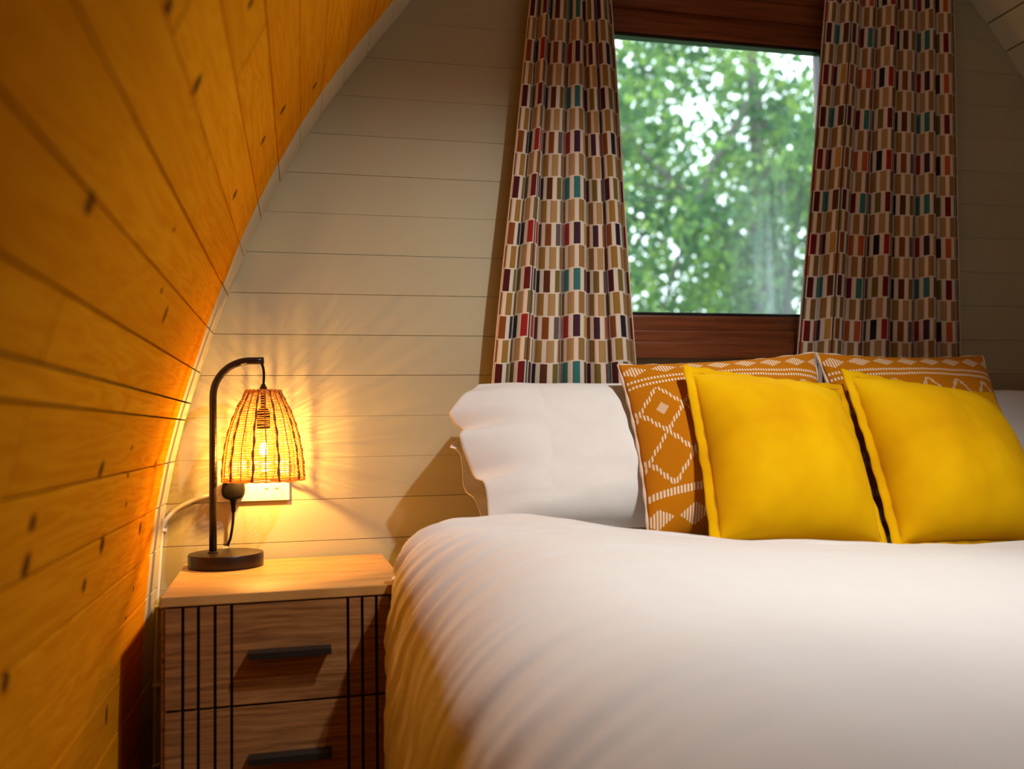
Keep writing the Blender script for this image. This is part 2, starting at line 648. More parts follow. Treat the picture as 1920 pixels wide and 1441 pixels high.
def lathe(name, prof, parent, mat, n=48, center=(0, 0), smooth=True):
    """prof: list of (radius, z) from bottom to top; ends closed"""
    Vv, F = [], []
    for (r, z) in prof:
        for k in range(n):
            a = 2 * math.pi * k / n
            Vv.append((center[0] + r * math.cos(a), center[1] + r * math.sin(a), z))
    for i in range(len(prof) - 1):
        for k in range(n):
            F.append((i * n + k, i * n + (k + 1) % n, (i + 1) * n + (k + 1) % n, (i + 1) * n + k))
    F.append(tuple(range(n - 1, -1, -1)))
    F.append(tuple((len(prof) - 1) * n + k for k in range(n)))
    o = link(name, from_np(name, Vv, F), parent, mat, False)
    if smooth:
        me = o.data
        me.polygons.foreach_set('use_smooth', [True] * len(me.polygons))
        for e in me.edges:
            pass
        o.data.set_sharp_from_angle(angle=math.radians(40))
    return o


def smooth_path(pts, n=8):
    """catmull-rom through the points"""
    P = [Vector(p) for p in pts]
    out = []
    for i in range(len(P) - 1):
        p0, p1, p2, p3 = P[max(i - 1, 0)], P[i], P[i + 1], P[min(i + 2, len(P) - 1)]
        for k in range(n):
            t = k / n
            out.append(0.5 * ((2 * p1) + (p2 - p0) * t + (2 * p0 - 5 * p1 + 4 * p2 - p3) * t * t + (3 * p1 - p0 - 3 * p2 + p3) * t ** 3))
    out.append(P[-1])
    return out


# ------------------------------------------------------------------ the pod's arch
CX = 1.04                      # middle plane of the pod
raw = [(-.297, 0.), (-.297, .25), (-.295, .43), (-.288, .54), (-.280, .646), (-.259, .788), (-.211, .96), (-.152, 1.136), (-.076, 1.328),
       (.027, 1.52), (.091, 1.614), (.162, 1.704), (.246, 1.821)]
x_, z_ = raw[-1]
ang = math.atan2(.70, 1)
while x_ < CX - 0.03:
    ang += .032
    x_ += .06 * math.sin(ang)
    z_ += .06 * math.cos(ang)
    raw.append((x_, z_))
P_ = np.array(raw)
s_ = np.r_[0, np.cumsum(np.hypot(*np.diff(P_, axis=0).T))]
S_ = np.linspace(0, s_[-1], 400)
_ker = np.ones(31) / 31
_pad = lambda a: np.r_[2 * a[0] - a[15:0:-1], a, 2 * a[-1] - a[-2:-17:-1]]
AX = np.convolve(_pad(np.interp(S_, s_, P_[:, 0])), _ker, 'valid')
AZ = np.convolve(_pad(np.interp(S_, s_, P_[:, 1])), _ker, 'valid')
AX = np.minimum(AX, CX)
SMAX = float(np.interp(CX - 1e-4, AX, S_))
Y_FRONT = -3.6


def arch(s):
    return float(np.interp(s, S_, AX)), float(np.interp(s, S_, AZ))


def arch_x(z):
    return float(np.interp(z, AZ, AX))


APEX = arch(SMAX)[1]

# joints between the boards of the curved lining, as arc length above the floor
JOINTS = [0.0, .097, .185, .274, .362, .450, .538, .621, .709, .797, .885, .921, .988, 1.075, 1.162, 1.252, 1.343, 1.434, 1.524, 1.611, 1.697]
while JOINTS[-1] + .0885 < SMAX - .03:
    JOINTS.append(JOINTS[-1] + .0885)
JOINTS.append(SMAX)
# where a course is broken by a butt joint (course index -> y of the joint)
BUTTS = {9: -1.12, 11: -1.13, 13: -1.13, 15: -1.11, 16: -.785, 5: -1.3, 7: -1.5, 18: -1.3, 20: -.9, 22: -1.4, 24: -.8}


def shell(name, side, kind_name):
    """the outer skin behind the boards"""
    Vv, F = [], []
    n = 60
    ss = np.linspace(0, SMAX, n)
    for th in (0.016, 0.05):
        for s in ss:
            x, z = arch(s)
            xa, za = arch(max(s - .01, 0)); xb, zb = arch(min(s + .01, SMAX))
            tx, tz = xb - xa, zb - za
            l = math.hypot(tx, tz)
            nx, nz = -tz / l, tx / l
            X, Z = x + nx * th, z + nz * th
            if side > 0:
                X = 2 * CX - X
            for y in (Y_FRONT, 0.055):
                Vv.append((X, y, Z))
    for layer in (0, 1):
        o = layer * n * 2
        for i in range(n - 1):
            F.append((o + 2 * i, o + 2 * i + 1, o + 2 * i + 3, o + 2 * i + 2))
    me = from_np(name, Vv, F)
    ob = link(name, me, None, BACKING)
    return tag(ob, kind='structure')


def lining_board(parent, side, s0, s1, y0, y1):
    (xa, za), (xb, zb) = arch(s0), arch(s1)
    g = 0.0015
    w = math.hypot(xb - xa, zb - za)
    tx, tz = (xb - xa) / w, (zb - za) / w
    nx, nz = -tz, tx                         # away from the room
    ch, th = 0.0005, 0.013
    # each board sits a hair proud or shy of its neighbours
    pr = random.uniform(-.0006, .0006)
    prof = [(g, ch), (g + ch, 0), (w - g - ch, 0), (w - g, ch), (w - g, th), (g, th)]
    Vv, UV = [], []
    for yy, sgn in ((y0 + .0025, 0), (y1 - (.0025 if y1 < -.1 else 0), 0)):
        for a, d in prof:
            X, Z = xa + tx * a + nx * (d - pr), za + tz * a + nz * (d - pr)
            if side > 0:
                X = 2 * CX - X
            Vv.append((X, yy, Z))
            UV.append((yy, s0 + a + (0 if side < 0 else 11.0)))
    k = len(prof)
    F = [tuple(range(k)), tuple(range(2 * k - 1, k - 1, -1))]
    for i in range(k):
        F.append((i, k + i, k + (i + 1) % k, (i + 1) % k))
    if side > 0:
        F = [tuple(reversed(f)) for f in F]
    me = from_np('board', Vv, F, UV)
    return link('board', me, parent, mat_pine(s0, s1) if side < 0 else mat_pine(paint_y=-0.62))


for side, nm in ((-1, 'wall_left'), (1, 'wall_right')):
    sh = shell(nm, side, nm)
    for i in range(len(JOINTS) - 1):
        cuts = [Y_FRONT, -0.0015]
        if side < 0 and i in BUTTS:
            cuts.insert(1, BUTTS[i])
        elif i % 3 == 1:
            cuts.insert(1, -1.7 + 0.2 * (i % 5))
        for a, b_ in zip(cuts[:-1], cuts[1:]):
            lining_board(sh, side, JOINTS[i], JOINTS[i + 1], a, b_)

# ------------------------------------------------------------------ end wall with its boards and the window opening
HX0, HX1, HZ0, HZ1 = 0.670, 1.336, 1.061, 1.947       # opening


def wall_backing():
    bm = bmesh.new()
    box_bm(bm, -.40, HX0, .014, .05, 0, 2.7)
    box_bm(bm, HX1, 2 * CX + .40, .014, .05, 0, 2.7)
    box_bm(bm, HX0, HX1, .014, .05, 0, HZ0)
    box_bm(bm, HX0, HX1, .014, .05, HZ1, 2.7)
    return tag(bm_obj('wall_back', bm, None, BACKING), kind='structure')


WB = wall_backing()
PITCHB = .0886


def wall_board(z0, z1, x0b, x0t, x1b, x1t, gap):
    """one horizontal board; its ends may be cut on the slope of the arch"""
    th, ch = .013, .0003
    pr = random.uniform(-.0005, .0005)
    za, zb = z0 + gap / 2, z1 - gap / 2
    rows = [(pr, za + ch), (pr, zb - ch), (pr + ch, zb), (th, zb), (th, za), (pr + ch, za)]
    L, R = [], []
    for y, z in rows:
        t = (z - z0) / (z1 - z0)
        L.append((x0b + (x0t - x0b) * t, y, z))
        R.append((x1b + (x1t - x1b) * t, y, z))
    k = len(rows)
    F = [tuple(range(k - 1, -1, -1)), tuple(range(k, 2 * k))]
    for i in range(k):
        F.append((i, (i + 1) % k, k + (i + 1) % k, k + i))
    me = from_np('board', L + R, F)
    bm = bmesh.new(); bm.from_mesh(me); bmesh.ops.recalc_face_normals(bm, faces=bm.faces); bm.to_mesh(me); bm.free()
    return link('board', me, WB, WALL)


GAPS = {0: .0016, 1: .0004, 2: .0003, 3: .0005, 4: .0016, 5: .0006, 6: .0014, 7: .0003, 8: .0007, 9: .0009, 10: .0004, 11: .0008}
k = -7
while .618 + PITCHB * k < APEX:
    z0, z1 = .618 + PITCHB * k, .618 + PITCHB * (k + 1)
    z1 = min(z1, APEX)
    gap = GAPS.get(k, .0008)
    e = 0.014
    a0, a1 = arch_x(z0) - e, min(arch_x(z1) - e, CX - .002)
    b0, b1 = 2 * CX - a0, 2 * CX - a1
    if z0 > HZ0 - .01 and z1 < HZ1 + .01:
        wall_board(z0, z1, a0, a1, HX0, HX0, gap)
        wall_board(z0, z1, HX1, HX1, b0, b1, gap)
    else:
        wall_board(z0, z1, a0, a1, b0, b1, gap)
    k += 1

# ------------------------------------------------------------------ floor, far end wall behind the camera
fl = box('floor', None, FLOORM, -.35, 2 * CX + .35, Y_FRONT, .05, -.04, 0.0)
tag(fl, kind='structure')


def front_wall():
    """the closed other end of the pod, behind the viewer"""
    bm = bmesh.new()
    zs = list(np.linspace(0, APEX, 30))
    for a, b_ in zip(zs[:-1], zs[1:]):
        xl0, xl1 = arch_x(a) - .02, min(arch_x(b_) - .02, CX)
        for x0, x1, x2, x3 in ((xl0, 2 * CX - xl0, 2 * CX - xl1, xl1),):
            bm.faces.new([bm.verts.new(c) for c in ((x0, Y_FRONT, a), (x1, Y_FRONT, a), (x2, Y_FRONT, b_), (x3, Y_FRONT, b_))])
    return tag(bm_obj('wall_front', bm, None, WALL), kind='structure')


front_wall()

# ------------------------------------------------------------------ window
win = empty('window_1', (1.003, 0.0, 1.0))
tag(win, kind='structure')


def wbox(name, mat, x0, x1, y0, y1, z0, z1, bevel=.002, parent=None):
    o = box(name, None, mat, x0, x1, y0, y1, z0, z1, bevel)
    o.data.transform(Matrix.Translation((-1.003, 0, -1.0)))
    o.parent = parent or win
    return o


GX0, GX1, GZ0, GZ1 = 0.722, 1.290, 1.122, 1.795
# architrave boards on the wall face
wbox('architrave', MAHOG, .610, 1.396, -.016, .0, 1.010, 1.048)
wbox('architrave', MAHOG, .610, 1.396, -.016, .0, 1.898, 1.955)
wbox('architrave', MAHOG, .610, .668, -.016, .0, 1.048, 1.898)
wbox('architrave', MAHOG, 1.338, 1.396, -.016, .0, 1.048, 1.898)
# frame
wbox('frame_rail', MAHOG, .648, 1.358, -.006, .085, 1.048, 1.077)
wbox('frame_rail', MAHOG, .648, 1.358, -.006, .085, 1.860, 1.898)
wbox('frame_post', MAHOG, .655, .685, -.006, .085, 1.077, 1.860)
wbox('frame_post', MAHOG, 1.322, 1.352, -.006, .085, 1.077, 1.860)
# sash
wbox('sash_rail', MAHOG, .685, 1.322, .016, .070, 1.077, 1.116, .004)
wbox('sash_rail', MAHOG, .685, 1.322, .016, .070, 1.803, 1.860, .004)
wbox('sash_stile', MAHOG, .685, .716, .016, .070, 1.116, 1.803, .004)
wbox('sash_stile', MAHOG, 1.297, 1.322, .016, .070, 1.116, 1.803, .004)
# gaskets
wbox('gasket', GASKET, .712, 1.301, .024, .050, 1.1135, 1.1245, .0015)
wbox('gasket', GASKET, .712, 1.301, .024, .050, 1.795, 1.806, .0015)
wbox('gasket', GASKET, .712, .722, .024, .050, 1.124, 1.796, .0015)
wbox('gasket', GASKET, 1.290, 1.301, .024, .050, 1.124, 1.796, .0015)
wbox('window_pane', PANE, .716, 1.297, .040, .044, 1.118, 1.801, 0)

# ------------------------------------------------------------------ curtains


def curtain(label, zs, xls, xrs, nfold, phase, useed, amp, zb, zt, ubase):
    nt_, nz = 300, 70
    zz = np.linspace(zb, zt, nz)
    xl, xr = np.interp(zz, zs, xls), np.interp(zz, zs, xrs)
    t = np.linspace(0, 1, nt_)
    rr = np.random.default_rng(useed)
    # pleats of uneven width
    knots = np.r_[0, np.cumsum(rr.uniform(.7, 1.3, nfold))]
    knots = knots / knots[-1]
    ph = np.interp(t, knots, np.arange(nfold + 1)) + phase
    depth = np.interp(t, np.linspace(0, 1, nfold * 2), rr.uniform(.6, 1.0, nfold * 2))
    fold = np.abs(np.sin(np.pi * ph)) ** 0.5 * depth
    V_, UV = [], []
    # cloth length measured at mid height so that the pattern follows the folds
    ymid = fold * amp
    xm = t * (np.mean(xrs) - np.mean(xls))
    u = np.r_[0, np.cumsum(np.hypot(np.diff(xm), np.diff(ymid)))] + ubase
    wav = rr.uniform(0, 6.28, 4)
    for j in range(nz):
        sway = .0035 * np.sin(ph * 2.1 + zz[j] * 5 + wav[0]) + .0025 * np.sin(ph * 1.3 - zz[j] * 9 + wav[1])
        a = amp * (1.0 - .25 * (zz[j] - zb) / (zt - zb))
        y = -.034 - fold * a + sway * .6
        x = xl[j] + (xr[j] - xl[j]) * t + sway * .5
        for i in range(nt_):
            V_.append((x[i], y[i], zz[j]))
            UV.append((u[i], zz[j] + .0035 * math.sin(ph[i] * 2 * math.pi * .5)))
    F = [tuple(reversed(f)) for f in grid_faces(nz, nt_)]
    c = empty('curtain', (float(np.mean(xl)), -.04, zb))
    me = from_np('drape', V_, F, UV)
    me.transform(Matrix.Translation(-Vector(c.location)))
    o = link('drape', me, c, CURT, True)
    md = o.modifiers.new('thick', 'SOLIDIFY')
    md.thickness = .0016
    # stitched side hems
    for side in (0, nt_ - 1):
        pts = [Vector(V_[j * nt_ + side]) - Vector(c.location) for j in range(nz)]
        tube('hem', pts, .0016, c, PIPING, 6)
    return tag(c, label, 'curtain', 'patterned curtains at the window')


curtain('tapered multicolour block-patterned curtain hanging on the lamp side of the window', [.80, .96, 1.82, 2.05], [.400, .411, .511, .540], [.755, .746, .706, .695], 6, .12, 3, .043, .87, 2.05, 0.0)
curtain('wide multicolour block-patterned curtain on the window side away from the lamp', [.80, 1.02, 1.90, 2.05], [1.140, 1.158, 1.268, 1.285], [1.606, 1.606, 1.632, 1.636], 7, .08, 8, .043, .87, 2.05, 0.191)

# ------------------------------------------------------------------ nightstand
ns = empty('nightstand', (-.022, -.42, 0.0), math.radians(1.2))
tag(ns, 'oak nightstand with black grooved drawers and slim black bar handles', 'nightstand')
NW = .400
nx0, nx1 = -NW / 2, NW / 2
box('tabletop', ns, OAK_TOP, nx0, nx1, .0, .405, .570, .586, .0012)
bm = bmesh.new()
box_bm(bm, nx0 + .001, nx0 + .009, .004, .400, .02, .570)
box_bm(bm, nx1 - .009, nx1 - .001, .004, .400, .02, .570)
box_bm(bm, nx0 + .009, nx1 - .009, .392, .400, .02, .570)
box_bm(bm, nx0 + .009, nx1 - .009, .020, .392, .02, .036)
bm_obj('carcass', bm, ns, OAK_FRONT)
box('gap_shade_panel', ns, BLACKGAP, nx0 + .009, nx1 - .009, .018, .024, .036, .570)  # black board behind the drawers, standing in for shade in the gaps
box('plinth', ns, OAK_FRONT, nx0 + .004, nx1 - .004, .012, .395, .0, .02)
GR = [-.166, -.142, -.116, -.090, .099, .123, .147, .172]


def drawer(z0, z1, hz):
    # front with routed vertical grooves
    x0, x1 = nx0 + .007, nx1 - .007
    gw, gd = .0025, .005
    prof = [(x0, 0.0)]
    black = []
    for g in GR:
        prof += [(g - gw, 0.0), (g - gw, gd), (g + gw, gd), (g + gw, 0.0)]
    prof += [(x1, 0.0), (x1, .016), (x0, .016)]
    n = len(prof)
    Vv = [(x, y, z) for z in (z0, z1) for x, y in prof]
    F = [tuple(range(n)), tuple(range(2 * n - 1, n - 1, -1))]
    mi = [0, 0]
    for i in range(n):
        F.append((i, n + i, n + (i + 1) % n, (i + 1) % n))
        q = (i - 1) % 4
        mi.append(1 if (1 <= i <= 4 * len(GR) and q in (0, 1, 2)) else 0)
    me = from_np('drawer', Vv, F)
    bm = bmesh.new(); bm.from_mesh(me)
    bmesh.ops.recalc_face_normals(bm, faces=bm.faces)
    bm.to_mesh(me); bm.free()
    o = link('drawer', me, ns, [OAK_FRONT, BLACKGAP])
    for p, i in zip(me.polygons, mi):
        p.material_index = i
    # bar handle on two posts
    bm = bmesh.new()
    hx0, hx1 = -.063, .070
    # a folded finger-pull: a shallow ledge with a turned-down lip
    box_bm(bm, hx0, hx1, -.027, .001, hz - .0010, hz + .0055, .0008)
    box_bm(bm, hx0, hx1, -.027, -.0235, hz - .0055, hz - .0005, .0006)
    h = bm_obj('handle', bm, o, HANDLE)
    return o


drawer(.4050, .567, .487)
drawer(.2390, .4005, .318)
drawer(.0250, .2345, .149)

# ------------------------------------------------------------------ table lamp
LX, LY, LZ = -.146, -.092, .5862
lamp = empty('table_lamp', (LX, LY, LZ))
tag(lamp, 'dark metal table lamp with glowing woven cane dome shade on nightstand', 'lamp')
lathe('base', [(.0700, 0.0), (.0720, .0015), (.0725, .004), (.0725, .0245), (.0712, .0268), (.0690, .0272)], lamp, METAL, 72)
lathe('pole_collar', [(.0100, .0270), (.0100, .0295), (.0085, .0305)], lamp, METAL, 32, (-.025, 0))
px_, top = -.025, .4105
R_ = .072
path = [(px_, 0, .0270), (px_, 0, .15), (px_, 0, .27), (px_, 0, top - R_)]
for i in range(1, 13):
    a = math.pi / 2 * i / 12
    path.append((px_ + R_ - R_ * math.cos(a), 0, top - R_ + R_ * math.sin(a)))
path += [(px_ + R_ + .012, 0, top), (.0735, -.001, top + .0005)]
tube('pole', path, .0073, lamp, METAL, 20)
SX = .0725                                             # shade axis
cordp = smooth_path([(SX - .003, 0, top - .005), (SX + .0005, 0, top - .018), (SX + .001, 0, top - .034), (SX, 0, top - .052)], 6)
tube('cord', cordp, .0026, lamp, PLUGM, 10)
lathe('cord_grip', [(.0072, .3500), (.0072, .3570), (.0050, .3590), (.0045, .3630)], lamp, METAL, 24, (SX, 0))
# shade
SH_Z = [.168, .180, .205, .235, .262, .290, .315, .335, .349]
SH_R = [.0800, .0800, .0785, .0745, .0690, .0610, .0510, .0405, .0340]


def shade_r(z):
    return float(np.interp(z, SH_Z, SH_R))


NR = 20
Vs, Fs = [], []
zr = .1715
row_i = 0
while zr < .3475:
    pts = []
    m = NR * 6
    for k in range(m):
        a = 2 * math.pi * k / m
        w = math.cos(a * NR / 2 + (math.pi if row_i % 2 else 0)) * .0017
        dz = .0007 * math.sin(3 * a + row_i) + .0005 * math.sin(7 * a + 2.3 * row_i)
        rr_ = shade_r(zr + dz) + w
        pts.append((SX + rr_ * math.cos(a), rr_ * math.sin(a), zr + dz))
    Vv, F = tube_arrays(pts, .00090, 6, True)
    o_ = len(Vs)
    Vs += Vv
    Fs += [tuple(i + o_ for i in f) for f in F]
    zr += .0044
    row_i += 1
shade = link('lamp_shade', from_np('lamp_shade', Vs, Fs), lamp, CANE, True)
tag(shade, 'woven cane dome shade lit from inside')
for k in range(NR):
    a = 2 * math.pi * (k + .31) / NR
    thick = k % 2 == 0
    pts, rads = [], []
    for q in range(26):
        z = .1685 + (.3485 - .1685) * q / 25
        rr_ = shade_r(z)
        aj = a + (.012 * math.sin(q * .9 + k * 2.1) if thick else .01 * math.sin(q * .5 + k))
        pts.append((SX + rr_ * math.cos(aj), rr_ * math.sin(aj), z))
        rads.append((.0026 + .0008 * math.sin(q * 1.7 + k) - .0008 * q / 25) if thick else .0011)
    tube('rib', pts, rads, shade, RIB, 6)
for z, rr_, th in ((.1690, .0803, .0021), (.1735, .0800, .0013), (.3490, .0340, .0024), (.3450, .0362, .0015)):
    pts = []
    for k in range(96):
        a = 2 * math.pi * k / 96
        r2 = rr_ + .0009 * math.sin(24 * a)
        pts.append((SX + r2 * math.cos(a), r2 * math.sin(a), z + .0007 * math.cos(24 * a)))
    Vv, F = tube_arrays(pts, th, 6, True)
    link('rim', from_np('rim', Vv, F), shade, CANE, True)
# spider and bulb
bm = bmesh.new()
for a in (0.4, 0.4 + 2 * math.pi / 3, 0.4 + 4 * math.pi / 3):
    Vv, F = tube_arrays([(SX, 0, .3475), (SX + .034 * math.cos(a), .034 * math.sin(a), .3480)], .0013, 6)
    vv = [bm.verts.new(v) for v in Vv]
    for f in F:
        bm.faces.new([vv[i] for i in f])
bm_obj('spider', bm, lamp, METAL)
lathe('bulb_holder', [(.0125, .2720), (.0135, .2750), (.0135, .3050), (.0100, .3120), (.0055, .3150), (.0055, .3500)], lamp, PLUGM, 32, (SX, 0))
bulbm, bnt, bb = new_mat('bulb_glass')
_tr = bnt.nodes.new('ShaderNodeBsdfTransparent')
_tr.inputs['Color'].default_value = (1.0, 0.97, 0.92, 1)
_gl = bnt.nodes.new('ShaderNodeBsdfGlossy')
_gl.inputs['Roughness'].default_value = 0.05
_mx = bnt.nodes.new('ShaderNodeMixShader')
_mx.inputs[0].default_value = 0.06
bnt.links.new(_tr.outputs[0], _mx.inputs[1])
bnt.links.new(_gl.outputs[0], _mx.inputs[2])
bnt.links.new(_mx.outputs[0], bnt.nodes['Material Output'].inputs['Surface'])
BZ = .233
lathe('bulb', [(.004, BZ - .026), (.012, BZ - .023), (.018, BZ - .014), (.0195, BZ - .004), (.018, BZ + .008), (.0135, BZ + .022), (.0115, BZ + .041)], lamp, bulbm, 24, (SX, 0))
film, _fn, _fb = new_mat('filament_glow')
setp(_fb, color=(1.0, 0.8, 0.5), emis_color=(1.0, 0.62, 0.25), emis=40.0)
fil = [(SX + .006 * math.cos(i * .9), .006 * math.sin(i * .9), BZ - .012 + .0015 * i) for i in range(16)]
tube('filament', fil, .0011, lamp, film, 6)
bl = add_light('bulb_light', 'POINT', (0, 0, 0), None, 9.2, (1.0, 0.525, 0.115), shadow_soft_size=.0085)
bl.parent = lamp
bl.location = (SX, 0, BZ - .004)

# ------------------------------------------------------------------ socket, plug and cables on the wall
sk = empty('wall_socket', (-.097, 0.0, .707))
tag(sk, 'white double wall socket plate behind the lamp shade', 'socket')
box('plate', sk, WHITEP, -.0735, .0735, -.0095, -.0004, 0, .086, .0022, 3)
for cx in (-.037, .037):
    for dx in (-.0105, .0105):
        box('pin_slot', sk, SLOT, cx + dx - .0038, cx + dx + .0038, -.0100, -.0088, .0235, .0275)
    box('earth_slot', sk, SLOT, cx - .0022, cx + .0022, -.0100, -.0088, .0420, .0500)
    box('switch', sk, WHITEP, cx + (-.020 if cx > 0 else .008), cx + (-.008 if cx > 0 else .020), -.0125, -.0085, .058, .078, .001)
plug = empty('power_plug', (-.137, 0.0, .712))
tag(plug, 'rounded black plug with thin black cord in the wall socket', 'plug')
bm = bmesh.new()
outline = []
for i in range(40):
    a = 2 * math.pi * i / 40
    ex = 2.0 / 3.0
    X = math.copysign(abs(math.cos(a)) ** ex, math.cos(a)) * .0235
    Z = math.copysign(abs(math.sin(a)) ** ex, math.sin(a)) * .0215
    X *= 1.0 - .12 * max(0, Z / .0215)
    outline.append((X, Z + .0225))
layers = [(1.0, -.0096), (1.0, -.026), (.97, -.034), (.88, -.040), (.70, -.043)]
rings = []
for sc_, y in layers:
    rings.append([bm.verts.new((x * sc_, y, .0225 + (z - .0225) * sc_)) for x, z in outline])
for a, b_ in zip(rings[:-1], rings[1:]):
    for i in range(40):
        bm.faces.new((a[i], a[(i + 1) % 40], b_[(i + 1) % 40], b_[i]))
bm.faces.new(rings[-1]); bm.faces.new(list(reversed(rings[0])))
bm_obj('plug_body', bm, plug, PLUGM, True)
tube('strain_relief', [(0, -.022, .004), (0, -.022, -.002), (0, -.022, -.003), (0, -.021, -.011), (0, -.021, -.0115), (0, -.020, -.024)],
     [.0075, .0075, .0060, .0056, .0048, .0042], plug, PLUGM, 14)
tube('plug_cord', smooth_path([(0, -.020, -.020), (-.001, -.018, -.045), (-.006, -.014, -.078), (-.012, -.010, -.098), (-.014, -.008, -.15), (-.014, -.008, -.40)], 6), .0028, plug, PLUGM, 10)
box('cord_tag', plug, WHITEP, -.022, -.010, -.0135, -.0118, -.103, -.096)

cab = empty('white_cable', (-.284, 0.0, .647))
tag(cab, 'white power cable clipped down the corner beside the nightstand', 'cable')
cp = [(-.165, -.006, .724), (-.195, -.007, .720), (-.222, -.008, .711), (-.249, -.008, .697), (-.266, -.008, .681), (-.277, -.008, .663), (-.280, -.008, .640),
      (-.2835, -.008, .582), (-.2885, -.008, .499), (-.291, -.008, .40), (-.292, -.008, .25), (-.292, -.008, .02)]
cp = [Vector(p) - Vector(cab.location) for p in smooth_path(cp, 8)]
tube('cable_sheath', cp, .0042, cab, WHITEP, 12)
for cz, cx in ((.6535, -.2790), (.4985, -.2885), (.34, -.2915), (.18, -.292)):
    bm = bmesh.new()
    bmesh.ops.create_uvsphere(bm, u_segments=14, v_segments=10, radius=.0066)
    bmesh.ops.scale(bm, vec=(1.1, 1.0, .85), verts=bm.verts)
    box_bm(bm, -.004, .010, -.001, .006, -.0035, .0035, .001)
    bmesh.ops.translate(bm, vec=Vector((cx, -.0078, cz)) - Vector(cab.location), verts=bm.verts)
    bm_obj('cable_clip', bm, cab, WHITEP, True)

# ------------------------------------------------------------------ bed
bed = empty('bed', (1.05, -1.0, 0.0))
tag(bed, 'double bed with white fitted sheet under the duvet', 'bed')


def bbox(name, mat, x0, x1, y0, y1, z0, z1, bv, seg=4):
    o = box(name, None, mat, x0, x1, y0, y1, z0, z1, bv, seg)
    o.data.transform(Matrix.Translation((-1.05, 1.0, 0)))
    o.parent = bed
    return o


bbox('base', plain('bed_base_fabric', (0.20, 0.18, 0.16), 0.9), .235, 1.865, -2.02, -.025, .06, .34, .02)
for lx in (.30, 1.80):
    for ly in (-1.95, -.10):
        bbox('leg', HANDLE, lx - .025, lx + .025, ly - .025, ly + .025, 0, .062, .004, 2)
bbox('mattress', SHEET, .225, 1.875, -2.03, -.015, .34, .598, .05, 5)


def sstep(a, b_, x):
    t = np.clip((x - a) / (b_ - a), 0, 1)
    return t * t * (3 - 2 * t)


